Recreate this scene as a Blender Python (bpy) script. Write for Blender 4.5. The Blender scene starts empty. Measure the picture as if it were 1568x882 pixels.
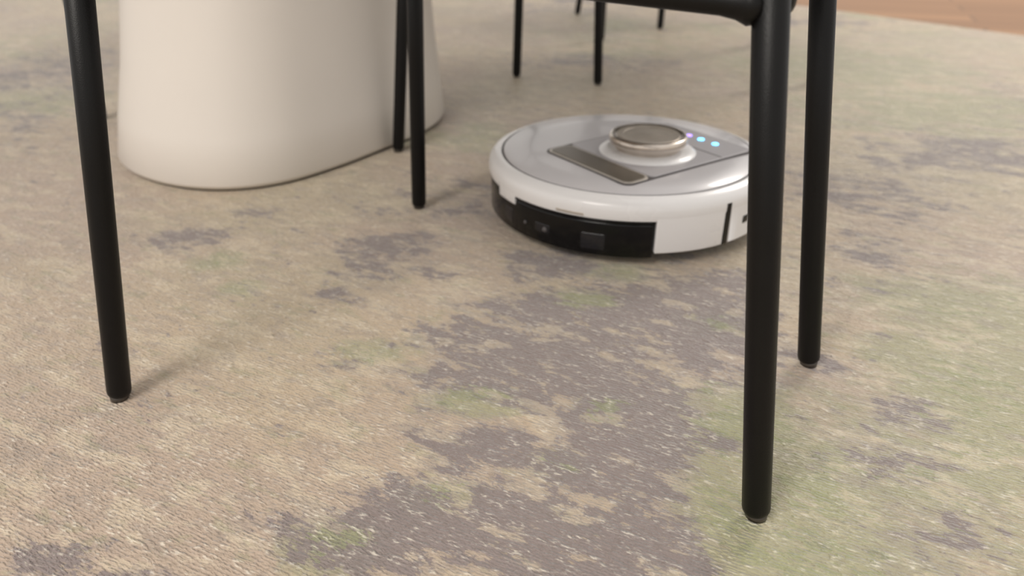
import bpy, bmesh, math, random
import numpy as np
from mathutils import Vector, Matrix
random.seed(4)
S = bpy.context.scene
S.view_settings.view_transform = 'Standard'
def lin(c):
    return tuple(((v/255)/12.92 if v/255 <= .04045 else ((v/255+.055)/1.055)**2.4) for v in c)+(1,)

# ---------------------------------------------------------------- materials
class N:
    def __init__(s, name):
        s.m = bpy.data.materials.new(name); s.m.use_nodes = True
        s.t = s.m.node_tree; s.b = s.t.nodes['Principled BSDF']
    def n(s, typ, ins=None, **kw):
        x = s.t.nodes.new(typ)
        for k, v in kw.items(): setattr(x, k, v)
        for k, v in (ins or {}).items(): s.set(x.inputs[k], v)
        return x
    def set(s, sock, v):
        if isinstance(v, bpy.types.NodeSocket): s.t.links.new(v, sock)
        else: sock.default_value = v
    def math(s, op, a, b=0, c=0):
        x = s.n('ShaderNodeMath', operation=op)
        s.set(x.inputs[0], a); s.set(x.inputs[1], b); s.set(x.inputs[2], c)
        return x.outputs[0]
    def mix(s, f, a, b, mode='MIX'):
        x = s.n('ShaderNodeMix', data_type='RGBA', blend_type=mode)
        s.set(x.inputs[0], f); s.set(x.inputs[6], a); s.set(x.inputs[7], b)
        return x.outputs[2]
    def step(s, v, lo, hi):
        x = s.n('ShaderNodeMapRange', interpolation_type='SMOOTHSTEP')
        s.set(x.inputs['Value'], v); s.set(x.inputs['From Min'], lo); s.set(x.inputs['From Max'], hi)
        return x.outputs['Result']
    def noise(s, vec, scl, detail=3, rough=.5, dist=0, off=(0, 0, 0)):
        m = s.n('ShaderNodeMapping', {'Vector': vec, 'Scale': scl, 'Location': off})
        x = s.n('ShaderNodeTexNoise', {'Vector': m.outputs[0], 'Scale': 1.0, 'Detail': detail, 'Roughness': rough, 'Distortion': dist})
        return x.outputs['Fac']
    def P(s, **kw):
        for k, v in kw.items(): s.set(s.b.inputs[k.replace('_', ' ')], v)

def simple(name, rgb, rough=.5, metal=0, var=.06, vscale=30, bump=0, bscale=400, coat=0, emit=None, es=0, spec=.5):
    k = N(name); pos = k.n('ShaderNodeTexCoord').outputs['Object']
    c = lin(rgb)
    nz = k.noise(pos, (vscale,)*3, 3, .6)
    dark = tuple(x*(1-2*var) for x in c[:3])+(1,); lite = tuple(min(1, x*(1+2*var)) for x in c[:3])+(1,)
    k.P(Base_Color=k.mix(nz, dark, lite), Metallic=metal, Coat_Weight=coat)
    k.b.inputs['Specular IOR Level'].default_value = spec
    k.P(Roughness=k.math('MULTIPLY_ADD', nz, .1, rough-.05))
    if bump:
        b = k.n('ShaderNodeBump', {'Height': k.noise(pos, (bscale,)*3, 2), 'Strength': bump, 'Distance': .0004})
        k.P(Normal=b.outputs[0])
    if emit: k.P(Emission_Color=lin(emit), Emission_Strength=es)
    return k.m

M_black = simple('powder_coated_steel', (10, 9, 9), .40, 0, .1, 60, .35, 1500, spec=.25)
M_glide = simple('glide_plastic', (62, 56, 50), .3)
M_seat = simple('seat_fabric', (72, 70, 68), .9, 0, .15, 300, .6, 900)
M_ped = simple('pedestal_lacquer', (222, 215, 207), .38, 0, .015, 5, .05, 300)
M_top = simple('table_top_lacquer', (222, 215, 207), .35, 0, .015, 5)
M_gap_shade = simple('painted_gap_shade', (30, 24, 20), .8)  # near-black colour standing in for shade under the pedestal
M_white = simple('robot_white_plastic', (234, 232, 232), .28, 0, .01, 10, coat=.2)
M_lid = simple('robot_lid_plastic', (202, 199, 201), .3, 0, .01, 10, coat=.2)
M_panel = simple('robot_panel_plastic', (180, 177, 180), .33, 0, .01, 10)
M_groove = simple('robot_groove', (84, 80, 80), .5)
M_rblack = simple('robot_black_plastic', (10, 10, 11), .16, 0, .1, 20, spec=.35)
M_rwin = simple('robot_sensor_window', (30, 30, 34), .08, 0, .1, 20)
M_strip = simple('robot_taupe_strip', (118, 110, 100), .3, .4, .03, 20)
M_stripedge = simple('robot_strip_trim', (204, 197, 188), .3, .4)
M_gold = simple('turret_champagne_metal', (210, 200, 190), .24, .95, .05, 40)
M_goldd = simple('turret_brushed_disc', (200, 190, 178), .36, .7, .1, 60)
M_led = simple('led_cyan', (120, 200, 255), .3, emit=(90, 190, 255), es=5)
M_ledp = simple('led_violet', (190, 150, 255), .3, emit=(160, 130, 255), es=2.5)

# rug -------------------------------------------------
k = N('rug_wool_pattern')
pos = k.n('ShaderNodeTexCoord').outputs['Object']
q = k.n('ShaderNodeVectorRotate', {'Vector': pos, 'Angle': math.radians(27)}, rotation_type='Z_AXIS').outputs[0]
att = k.n('ShaderNodeAttribute', attribute_name='pattern')
sep = k.n('ShaderNodeSeparateColor', {'Color': att.outputs['Color']})
gm, gr = sep.outputs[0], sep.outputs[1]
nA = k.noise(q, (11, 20, 9), 9, .66, .2)
nA2 = k.noise(q, (10, 17, 9), 8, .68, .2, (5, 2, 1))
nB = k.noise(q, (42, 95, 40), 4, .62, .4)
nB2 = k.noise(q, (48, 125, 40), 3, .6, .6, (3, 1, 4))
nC = k.noise(q, (150, 460, 150), 3, .55)
nL = k.noise(q, (2.4, 3.2, 2), 4, .55)
nL2 = k.noise(q, (2.0, 2.8, 2), 5, .6, 0, (7, 3, 0))
nD = k.noise(q, (15, 36, 14), 7, .66, .2, (3, 9, 0))
nE = k.noise(q, (20, 48, 14), 7, .66, .2, (1, 4, 2))
nF = k.noise(q, (24, 58, 14), 6, .66, .2, (8, 6, 2))
def edge(mask, na, wa, wb, wc, lo, hi):
    v = k.math('MULTIPLY_ADD', k.math('SUBTRACT', na, .5), wa, mask)
    v = k.math('MULTIPLY_ADD', k.math('SUBTRACT', nB, .5), wb, v)
    v = k.math('MULTIPLY_ADD', k.math('SUBTRACT', nC, .5), wc, v)
    return k.step(v, lo, hi)
def layer(base, f, amt, col): return k.mix(k.math('MULTIPLY', f, amt), base, lin(col))
base = k.mix(k.step(nL, .4, .6), lin((199, 179, 153)), lin((188, 168, 150)))
base = layer(base, k.step(nL2, .45, .66), .6, (183, 172, 145))
base = layer(base, edge(gr, nA2, 1.3, .5, .4, .24, .58), .72, (161, 162, 126))
base = layer(base, k.step(nD, .51, .58), .48, (219, 204, 177))      # pale brushstrokes
base = layer(base, k.step(nE, .53, .60), .40, (157, 144, 134))     # faint grey brushstrokes
base = layer(base, k.step(nF, .56, .62), .32, (150, 152, 116))     # faint green brushstrokes
base = layer(base, edge(gm, nA, 2.0, 1.1, .5, .24, .40), .38, (158, 145, 138))   # grey halo
gmask = edge(gm, nA, 2.7, 1.4, .8, .44, .53)
gmask = k.math('MULTIPLY', gmask, k.math('SUBTRACT', 1.0, k.math('MULTIPLY', k.step(nD, .555, .60), .85)))
base = layer(base, gmask, .88, (134, 122, 121))
base = layer(base, edge(gr, nD, 1.8, 1.3, .7, .74, .86), .60, (142, 149, 104))
fl = k.math('MULTIPLY', k.step(nC, .50, .66), k.step(nB2, .48, .62))
base = layer(base, fl, .6, (244, 235, 218))  # cream pile flecks, with the bright fibre sheen painted into the colour
base = layer(base, k.step(nC, .50, .34), .28, (108, 95, 83))
wv = k.n('ShaderNodeTexWave', {'Vector': q, 'Scale': 110.0, 'Distortion': 6.5, 'Detail': 2.5, 'Detail Scale': 1.0, 'Detail Roughness': .65}, wave_type='BANDS', bands_direction='Y')
vo = k.n('ShaderNodeTexVoronoi', {'Vector': k.n('ShaderNodeMapping', {'Vector': q, 'Scale': (330, 520, 300)}).outputs[0], 'Scale': 1.0})
base = layer(base, k.math('SUBTRACT', 1.0, wv.outputs['Fac']), .11, (110, 94, 78))
h = k.math('ADD', k.math('MULTIPLY', wv.outputs['Fac'], .32), k.math('MULTIPLY', nC, 1.2))
h = k.math('ADD', h, k.math('MULTIPLY', k.math('SUBTRACT', 1.0, vo.outputs['Distance']), .35))
h = k.math('ADD', h, k.math('MULTIPLY', nB2, 2.6))
bp = k.n('ShaderNodeBump', {'Height': h, 'Strength': .8, 'Distance': .0024})
k.P(Base_Color=base, Roughness=k.math('MULTIPLY_ADD', nB2, -.5, .75), Normal=bp.outputs[0], Sheen_Weight=.3, Sheen_Roughness=.35)
k.b.inputs['Specular IOR Level'].default_value = .45
M_rug = k.m

# wood -------------------------------------------------
k = N('oak_planks')
pos = k.n('ShaderNodeTexCoord').outputs['Object']
q = k.n('ShaderNodeVectorRotate', {'Vector': pos, 'Angle': math.radians(20)}, rotation_type='Z_AXIS').outputs[0]
br = k.n('ShaderNodeTexBrick', {'Vector': q, 'Color1': lin((166, 122, 82)), 'Color2': lin((136, 96, 60)), 'Mortar': lin((84, 58, 36)), 'Scale': 1.0, 'Mortar Size': .003, 'Brick Width': 1.1, 'Row Height': .13})
gn = k.noise(q, (3, 60, 3), 5, .6, .5)
k.P(Base_Color=k.mix(k.math('MULTIPLY', gn, .4), br.outputs['Color'], lin((124, 86, 52))), Roughness=.4)
k.b.inputs['Specular IOR Level'].default_value = .2
M_wood = k.m

# ---------------------------------------------------------------- mesh helpers
def obj(name, bm, mat, parent=None, smooth=True):
    bmesh.ops.recalc_face_normals(bm, faces=bm.faces)
    me = bpy.data.meshes.new(name); bm.to_mesh(me); bm.free()
    me.materials.append(mat)
    if smooth:
        for p in me.polygons: p.use_smooth = True
    o = bpy.data.objects.new(name, me); S.collection.objects.link(o)
    if parent: o.parent = parent
    return o
def empty(name, loc=(0, 0, 0)):
    e = bpy.data.objects.new(name, None); S.collection.objects.link(e); e.location = loc; e.empty_display_size = .1
    return e
def autosmooth(o, ang=35):
    me = o.data
    bm = bmesh.new(); bm.from_mesh(me)
    for e in bm.edges:
        e.smooth = not (len(e.link_faces) == 2 and e.calc_face_angle(0) > math.radians(ang))
    bm.to_mesh(me); bm.free()
def tube_bm(bm, pts, radii, seg=28):
    pts = [Vector(p) for p in pts]; rings = []
    prev = None
    for i, p in enumerate(pts):
        t = (pts[min(i+1, len(pts)-1)]-pts[max(i-1, 0)]).normalized()
        if prev is None:
            a = Vector((0, 0, 1)) if abs(t.z) < .8 else Vector((1, 0, 0))
            u = t.cross(a).normalized()
        else:
            u = (prev - t*prev.dot(t)).normalized()
        prev = u; w = t.cross(u)
        rings.append([bm.verts.new(p+(u*math.cos(2*math.pi*j/seg)+w*math.sin(2*math.pi*j/seg))*radii[i]) for j in range(seg)])
    for a, b in zip(rings, rings[1:]):
        for j in range(seg):
            bm.faces.new((a[j], a[(j+1) % seg], b[(j+1) % seg], b[j]))
    bm.faces.new(rings[0]); bm.faces.new(rings[-1])
def lathe_bm(bm, prof, a0=0, a1=360, seg=128, loc=(0, 0), closed_prof=False):
    full = abs(a1-a0) >= 360
    n = seg if full else seg+1
    rings = []
    for j in range(n):
        a = math.radians(a0+(a1-a0)*j/seg)
        rings.append([bm.verts.new((loc[0]+r*math.cos(a), loc[1]+r*math.sin(a), z)) for r, z in prof])
    m = len(prof)
    for j in range(seg):
        A = rings[j]; B = rings[(j+1) % n]
        for i in range(m if closed_prof else m-1):
            try: bm.faces.new((A[i], B[i], B[(i+1) % m], A[(i+1) % m]))
            except ValueError: pass
    if closed_prof and not full:
        bm.faces.new(rings[0]); bm.faces.new(rings[-1])
    bmesh.ops.remove_doubles(bm, verts=bm.verts, dist=1e-6)
def prism_bm(bm, poly, z0, z1, xf=lambda x, y: (x, y)):
    b = [bm.verts.new((*xf(x, y), z0)) for x, y in poly]
    t = [bm.verts.new((*xf(x, y), z1)) for x, y in poly]
    n = len(poly)
    for i in range(n): bm.faces.new((b[i], b[(i+1) % n], t[(i+1) % n], t[i]))
    bm.faces.new(b[::-1]); bm.faces.new(t)
def rrect(x0, x1, y0, y1, r, seg=8):
    out = []
    for cx, cy, a in ((x1-r, y1-r, 0), (x0+r, y1-r, 90), (x0+r, y0+r, 180), (x1-r, y0+r, 270)):
        for i in range(seg+1):
            t = math.radians(a+90*i/seg); out.append((cx+r*math.cos(t), cy+r*math.sin(t)))
    return out
def bevel(o, w, seg=3):
    m = o.modifiers.new('bevel', 'BEVEL'); m.width = w; m.segments = seg; m.limit_method = 'ANGLE'; m.angle_limit = math.radians(40)

# ---------------------------------------------------------------- floor + rug
FZ = -.012
bm = bmesh.new(); prism_bm(bm, [(-6, -4), (7, -4), (7, 9), (-6, 9)], FZ-.05, FZ)
obj('floor', bm, M_wood, smooth=False)

e1 = np.array((.586, -.81)); n1 = np.array((.81, .586))
def axis(lo, hi, dlo, dhi, fine, coarse):
    return np.unique(np.round(np.concatenate([np.arange(lo, dlo, coarse), np.arange(dlo, dhi, fine), np.arange(dhi, hi, coarse), [hi]]), 5))
A = axis(-5.0, 2.6, -1.3, .5, .01, .06); B = axis(-2.2, 2.452, -.25, 1.2, .01, .06)
AA, BB = np.meshgrid(A, B, indexing='ij')
X = AA*e1[0]+BB*n1[0]; Y = AA*e1[1]+BB*n1[1]
grayb = [(-.026,.565,.055,.05,1),(.05,.545,.065,.055,1),(.092,.47,.05,.045,1),(.101,.43,.03,.035,.9),(-.02,.438,.035,.025,.9),
 (-.08,.35,.055,.03,1),(-.13,.345,.025,.03,.6),(.02,.355,.055,.04,1),(.07,.345,.035,.03,.9),(.11,.65,.10,.045,.95),(.187,.585,.045,.06,.9),
 (.205,.69,.055,.04,.8),(.056,.75,.05,.035,.75),(-.139,.77,.06,.05,.6),(-.385,.82,.045,.025,.7),(-.33,.895,.03,.02,.55),(-.30,.327,.015,.012,.6),
 (-.221,.312,.02,.01,.6),(.305,.47,.025,.025,.65),(.285,.424,.035,.03,.55),(.277,.545,.02,.02,.6),(-.15,.665,.04,.03,.5),(.487,.97,.1,.1,.45),
 (-1.08,1.72,.15,.25,.5),(.285,.36,.03,.03,.45),(-.074,.95,.07,.06,.45),(.15,1.25,.12,.1,.45),(.42,.78,.05,.06,.45),(.04,.40,.035,.03,.8),(.085,.385,.035,.03,.9),(.05,.60,.06,.04,.7),(-.9,1.3,.1,.1,.45),(-.05,.49,.03,.03,.4)]
greenb = [(.179,.462,.05,.05,.9),(.147,.36,.03,.06,.9),(.209,.395,.06,.05,.8),(.198,.33,.07,.03,.9),(.394,.505,.08,.08,.8),(.347,.438,.06,.04,.6),
 (.078,.662,.035,.02,.9),(.113,.725,.035,.02,.8),(-.035,.495,.035,.02,.9),(.078,.487,.025,.02,.8),(-.048,.385,.03,.015,.7),(-.115,.338,.03,.02,.9),
 (.037,.415,.02,.02,.8),(-.336,.75,.03,.02,.7),(-.285,.69,.03,.02,.5),(-.13,.565,.04,.02,.6),(.2,.615,.03,.02,.9),(.82,1.38,.3,.2,.6),(.465,.635,.1,.08,.7),
 (-.96,1.44,.14,.12,.6),(-.07,1.22,.1,.08,.6),(.8,1.79,.3,.25,.6),(.3,.4,.12,.1,.55),(.3,2.1,.3,.3,.4),(-1.4,2.0,.3,.3,.4)]
def field(bl):
    f = np.zeros_like(X)
    for x, y, rx, ry, w in bl:
        f = np.maximum(f, w*np.exp(-.5*(((X-x)/rx)**2+((Y-y)/ry)**2)**1.0))
    return f
rs = np.random.RandomState(3)
far = [(rs.uniform(-3, 3), rs.uniform(-2, 5), rs.uniform(.05, .2), rs.uniform(.05, .15), rs.uniform(.3, .7)) for _ in range(160)]
far = [b for b in far if not (-.9 < b[0] < .7 and .15 < b[1] < 1.3)]
fg = field(grayb+far[::2]); fr = field(greenb+far[1::2])
nx, ny = len(A), len(B)
verts = np.stack([X.ravel(), Y.ravel(), np.zeros(X.size)], 1)
I = np.arange(nx*ny).reshape(nx, ny)
faces = np.stack([I[:-1, :-1].ravel(), I[1:, :-1].ravel(), I[1:, 1:].ravel(), I[:-1, 1:].ravel()], 1)
me = bpy.data.meshes.new('rug'); me.from_pydata(verts.tolist(), [], faces.tolist())
ca = me.color_attributes.new('pattern', 'FLOAT_COLOR', 'POINT')
ca.data.foreach_set('color', np.stack([fg.ravel(), fr.ravel(), 0*fg.ravel(), 0*fg.ravel()+1], 1).ravel())
me.materials.append(M_rug)
rug = bpy.data.objects.new('rug', me); S.collection.objects.link(rug)
if me.polygons[0].normal.z < 0: me.flip_normals()
sm = rug.modifiers.new('thickness', 'SOLIDIFY'); sm.thickness = .0118; sm.offset = -1

# ---------------------------------------------------------------- chairs
R = .0094
SEATZ = .42
def chair(feet, leans=None, back=(0, 1), rz=(.345,)*4):
    """feet: 4 floor points in order round the seat, leans: (dx,dy) per metre of height, rz: rail height at each leg"""
    c = Vector((sum(f[0] for f in feet)/4, sum(f[1] for f in feet)/4, 0))
    root = empty('dining_chair', c)
    def W(o): o.parent = root; o.location = -c; return o
    tops = []
    leans = leans or [None]*4
    for i, (f, l) in enumerate(zip(feet, leans)):
        F = Vector((f[0], f[1], 0.0003))
        if l is None:
            d = (c-F).normalized(); l = (d.x*.12, d.y*.12)
        D = Vector((l[0], l[1], 1))
        tops.append((F, D))
        bm = bmesh.new()
        zs = [.004, .0045, .006, .0085, .2, SEATZ]
        rr = [R*.8, R*.88, R*.96, R, R, R]
        tube_bm(bm, [F+D*z for z in zs], rr)
        W(obj(f'leg_{i+1}', bm, M_black))
        # short flat glide under each leg
        bm = bmesh.new(); prism_bm(bm, [(F.x+R*.76*math.cos(t*math.pi/12), F.y+R*.76*math.sin(t*math.pi/12)) for t in range(24)], .0003, .0055)
        W(obj(f'glide_{i+1}', bm, M_glide))
    for i in range(4):
        F, D = tops[i]; F2, D2 = tops[(i+1) % 4]
        a = F+D*rz[i]; b = F2+D2*rz[(i+1) % 4]
        L = (b-a).length; ts = [.004/L, .010/L, .0125/L, .016/L, .024/L, .5, 1-.024/L, 1-.016/L, 1-.0125/L, 1-.010/L, 1-.004/L]
        rad = [.0090, .0108, .0097, .0084, .0073, .0073, .0073, .0084, .0097, .0108, .0090]
        bm = bmesh.new(); tube_bm(bm, [a.lerp(b, t) for t in ts], rad)
        W(obj(f'rail_{i+1}', bm, M_black))
    P = [F+D*SEATZ for F, D in tops]; cc = sum(P, Vector())/4
    P = [p+(p-cc).normalized()*.03 for p in P]
    bm = bmesh.new()
    def outline(s, z):
        out = []
        for i in range(4):
            p = P[i]; pa = P[i-1]; pb = P[(i+1) % 4]
            r = .09
            A0 = p+(pa-p).normalized()*r; B0 = p+(pb-p).normalized()*r
            for j in range(9):
                t = j/8; v = A0*(1-t)**2+p*2*t*(1-t)+B0*t*t
                v = cc+(v-cc)*s; out.append(bm.verts.new((v.x, v.y, z)))
        return out
    rings = [outline(s, z) for s, z in ((.9, .418), (.97, .422), (1, .435), (1, .452), (.97, .466), (.88, .474), (.5, .470), (.05, .468))]
    for a, b in zip(rings, rings[1:]):
        for j in range(len(a)): bm.faces.new((a[j], a[(j+1) % len(a)], b[(j+1) % len(a)], b[j]))
    bm.faces.new(rings[0]); bm.faces.new(rings[-1])
    W(obj('seat', bm, M_seat))
    i, j = back
    a, b = P[i], P[j]; m = (a+b)/2; out = (m-cc); out.z = 0; out.normalize()
    for t, p in enumerate((a, b)):
        q0 = cc+(p-cc)*.9; q0.z = .43
        bm = bmesh.new(); tube_bm(bm, [q0, q0+out*.02+Vector((0, 0, .12)), q0+out*.05+Vector((0, 0, .3))], [R*.9]*3)
        W(obj(f'back_post_{t+1}', bm, M_black))
    bm = bmesh.new(); n = 16; prev = None
    for s in range(n+1):
        t = s/n; base = a.lerp(b, t); base = cc+(base-cc)*.92
        bow = out*(.045+.05*math.sin(math.pi*t))
        pr = []
        for (o_, z) in ((-.012, .60), (.0, .585), (.012, .60), (.03, .70), (.022, .79), (.008, .80), (-.005, .79), (.004, .70)):
            pr.append(bm.verts.new(Vector((base.x, base.y, z))+bow+out*(o_+.01)))
        if prev:
            for x in range(8): bm.faces.new((prev[x], prev[(x+1) % 8], pr[(x+1) % 8], pr[x]))
        else: bm.faces.new(pr)
        prev = pr
    bm.faces.new(prev)
    W(obj('backrest', bm, M_seat))
    return root
chair([(-.326, .496), (.165, .3655), (.264, .546), (-.123, .910)],
      [(.13, .08), (-.111, .08), (-.129, .08), (.049, -.06)], back=(0, 1), rz=(.351, .3215, .365, .36))
chair([(-.182, 1.144), (.415, 1.20), (.54, 1.58), (.01, 1.667)],
      [(.10, .03), (-.10, .03), (-.12, -.03), (.03, -.03)], back=(1, 2))
chair([(.183, 1.594), (.66, 1.62), (.68, 2.06), (.243, 2.10)],
      [(-.036, .03), (-.10, .03), (-.10, -.05), (.0, -.05)], back=(2, 3))
chair([(.437, 2.286), (.80, 2.45), (.58, 2.80), (.215, 2.57)], None, back=(2, 3))
chair([(-.745, 1.328), (-1.2, 1.2), (-1.27, 1.65), (-.82, 1.77)], [(-.03, .03), None, None, None], back=(1, 2))

# ---------------------------------------------------------------- pedestal table
tc = Vector((-.385, 1.295, 0))
tab = empty('pedestal_table', tc)
foot = [(-.62,1.13),(-.57,1.04),(-.48,.978),(-.397,.962),(-.325,.985),(-.262,1.060),(-.205,1.155),(-.150,1.235),(-.125,1.32),(-.135,1.43),(-.20,1.54),(-.31,1.60),(-.44,1.59),(-.56,1.50),(-.625,1.37),(-.645,1.24)]
fp = [Vector((x, y, 0))-tc for x, y in foot]
fp = [fp[i]*.6+(fp[i-1]+fp[(i+1) % len(fp)])*.2 for i in range(len(fp))]
fp = [v*1.025 for v in fp]
dense = []
n = len(fp)
for i in range(n):
    p0, p1, p2, p3 = fp[i-1], fp[i], fp[(i+1) % n], fp[(i+2) % n]
    for j in range(8):
        t = j/8
        dense.append(.5*((2*p1)+(p2-p0)*t+(2*p0-5*p1+4*p2-p3)*t*t+(3*p1-p0-3*p2+p3)*t**3))
prof = [(.90, .003, 0), (.985, .0035, 0), (1.0, .010, 0), (.965, .07, .004), (.915, .15, .012), (.865, .25, .020), (.81, .40, .028), (.79, .55, .03), (.80, .70, .03), (.84, .722, .03)]
bm = bmesh.new()
rings = [[bm.verts.new((v.x*s+sh, v.y*s, z)) for v in dense] for s, z, sh in prof]
seg = len(dense)
for a, b in zip(rings, rings[1:]):
    for j in range(seg): bm.faces.new((a[j], a[(j+1) % seg], b[(j+1) % seg], b[j]))
bm.faces.new(rings[0]); bm.faces.new(rings[-1])
obj('pedestal', bm, M_ped, tab)
bm = bmesh.new(); prism_bm(bm, [(v.x*.975, v.y*.975) for v in dense], 0.0002, .0034)
obj('pedestal_shadow_gap', bm, M_gap_shade, tab)  # added dark plate, imitates the shadow line between pedestal and rug
bm = bmesh.new(); lathe_bm(bm, [(0, .7225), (.60, .7225), (.645, .730), (.655, .741), (.65, .748), (0, .75)], seg=96)
o = obj('table_top', bm, M_top, tab); autosmooth(o)

# ---------------------------------------------------------------- robot vacuum
rc = (.147, .908)
rob = empty('robot_vacuum', (rc[0], rc[1], 0))
def part(name, bm, mat, ang=30, bev=0):
    o = obj(name, bm, mat, rob); autosmooth(o, ang)
    if bev: bevel(o, bev)
    return o
bm = bmesh.new(); lathe_bm(bm, [(0, .008), (.150, .008), (.162, .012), (.167, .020), (.168, .060), (0, .060)])
part('chassis', bm, M_rblack)
bm = bmesh.new(); lathe_bm(bm, [(.10, .055), (.171, .055), (.1755, .0565), (.1765, .060), (.1765, .067), (.1755, .0720), (.172, .0765), (.166, .0795), (.1605, .0805), (.1600, .0785), (.10, .0785)], seg=160)
part('upper_shell', bm, M_white, 50)
bm = bmesh.new(); lathe_bm(bm, [(0, .0786), (.1603, .0786), (.1600, .0795), (0, .0796)], seg=128)
part('lid_groove', bm, M_groove)
bm = bmesh.new(); lathe_bm(bm, [(.0, .078), (.1570, .078), (.1575, .0805), (.156, .0817), (.12, .0828), (0, .0835)], seg=128)
part('lid', bm, M_lid, 50)
def arcblock(name, r0, r1, z0, z1, a0, a1, mat, bev=.002, seg=48):
    bm = bmesh.new(); lathe_bm(bm, [(r0, z0), (r1-.001, z0), (r1, z0+.002), (r1, z1), (r0, z1)], a0, a1, seg, closed_prof=True)
    return part(name, bm, mat, 30, bev)
arcblock('skirt_panel_front', .16, .1764, .018, .061, -87, -59.5, M_white, .003)
arcblock('skirt_panel_side', .16, .1764, .018, .061, -57.2, 60, M_white, .003)
arcblock('skirt_panel_back', .16, .1764, .022, .061, 62, 120, M_white, .003)
arcblock('skirt_gap', .155, .1768, .018, .068, -59.5, -57.2, M_rblack, .0003, 4)
arcblock('side_sensor', .165, .1772, .036, .046, -49.5, -46, M_rblack, .001, 6)
arcblock('shell_step', .16, .1762, .046, .060, 203, 215, M_white, .002)
arcblock('bumper', .15, .1738, .011, .052, 122, 272.5, M_rblack, .002, 80)
arcblock('bumper_window_1', .16, .1742, .019, .038, 207, 213, M_rwin, .001, 16)
arcblock('bumper_window_2', .16, .1742, .024, .036, 226, 233, M_rwin, .001, 16)
arcblock('bumper_window_3', .16, .1743, .018, .038, 246, 255, M_rwin, .001, 16)
arcblock('bumper_lip', .15, .1752, .0525, .055, 122, 272.5, M_rblack, .0004, 80)
arcblock('label_plate', .17, .1767, .0575, .0615, 236, 247, M_stripedge, .0004, 12)
for nm, az, rr_ in (('front_eye', 231, .0032), ('side_eye', 221, .0022)):
    a = math.radians(az); bm = bmesh.new()
    bmesh.ops.create_uvsphere(bm, u_segments=20, v_segments=12, radius=rr_, matrix=Matrix.Translation((.1740*math.cos(a), .1740*math.sin(a), .030)))
    part(nm, bm, M_groove)
p = Vector((.82, .57)).normalized(); d = Vector((.57, -.82)).normalized()
xf = lambda a, b: (p.x*a+d.x*b, p.y*a+d.y*b)
bm = bmesh.new(); prism_bm(bm, rrect(-.0960, .1190, -.0508, .1028, .012), .080, .08385, xf); part('panel_outline', bm, M_groove)
bm = bmesh.new(); prism_bm(bm, rrect(-.055, .1165, -.048, .100, .006), .080, .0848, xf); part('panel', bm, M_panel, 30, .0006)
bm = bmesh.new(); prism_bm(bm, rrect(-.0940, -.0560, -.0485, .1005, .011), .080, .0844, xf); part('strip_trim', bm, M_stripedge, 30, .0004)
bm = bmesh.new(); prism_bm(bm, rrect(-.091, -.059, -.0455, .0975, .009), .080, .0850, xf); part('handle_strip', bm, M_strip, 30, .0004)
bm = bmesh.new(); prism_bm(bm, rrect(.062, .0632, -.046, .098, .0004), .080, .0851, xf); part('panel_seam', bm, M_groove)
t0 = xf(.008, .026)
bm = bmesh.new(); lathe_bm(bm, [(0, .083), (.060, .0845), (.057, .0868), (.050, .0885), (0, .089)], loc=t0); part('turret_base', bm, M_white, 50)
bm = bmesh.new(); lathe_bm(bm, [(0, .088), (.040, .088), (.041, .0945), (.0465, .0955), (.048, .098), (.048, .1035), (.0465, .1055), (.0425, .1062), (.041, .1052), (0, .1050)], loc=t0, seg=96); part('turret', bm, M_gold, 45)
bm = bmesh.new(); lathe_bm(bm, [(0, .1052), (.0385, .1052), (.038, .1058), (.031, .1054), (.030, .1046), (0, .1062)], loc=t0, seg=96); part('turret_cap', bm, M_goldd, 30)
for i, (dd, mt) in enumerate(((.013, M_ledp), (.034, M_led), (.058, M_led))):
    bm = bmesh.new(); lathe_bm(bm, [(0, .0846), (.0042, .0846), (.0040, .0856), (0, .0860)], loc=xf(.096, dd), seg=24); part(f'led_{i+1}', bm, mt)
for i, (sx, sy) in enumerate((xf(0, -.11), xf(0, .11))):
    bm = bmesh.new(); q0 = Vector((sx, sy, .0162)); w = Vector((d.x, d.y, 0))*.012
    tube_bm(bm, [q0-w, q0-w*.9, q0+w*.9, q0+w], [.012, .016, .016, .012], 24); part(f'wheel_{i+1}', bm, M_rblack)

# ---------------------------------------------------------------- lights
w = bpy.data.worlds.new('room_ambience'); S.world = w; w.use_nodes = True
w.node_tree.nodes['Background'].inputs[0].default_value = (1.0, .965, .92, 1)
w.node_tree.nodes['Background'].inputs[1].default_value = .88
def area(name, loc, tgt, size, power, col):
    l = bpy.data.lights.new(name, 'AREA'); l.shape = 'DISK'; l.size = size; l.energy = power; l.color = col
    o = bpy.data.objects.new(name, l); S.collection.objects.link(o); o.location = loc
    o.rotation_euler = (Vector(tgt)-Vector(loc)).to_track_quat('-Z', 'Y').to_euler()
area('ceiling_light', (-1.3, -1.2, 2.3), (0, .8, 0), 1.1, 52, (1, .94, .87))
area('ceiling_light.001', (2.2, 3.2, 2.4), (.8, 1.8, 0), 1.0, 48, (1, .94, .87))

# ---------------------------------------------------------------- camera
cam = bpy.data.cameras.new('camera'); co = bpy.data.objects.new('camera', cam); S.collection.objects.link(co)
co.location = (0, 0, .375); co.rotation_euler = (math.radians(90-28.6), 0, 0)
cam.lens = 26; cam.sensor_width = 36; cam.clip_start = .01
cam.dof.use_dof = True; cam.dof.focus_distance = .51; cam.dof.aperture_fstop = 5.6
S.camera = co
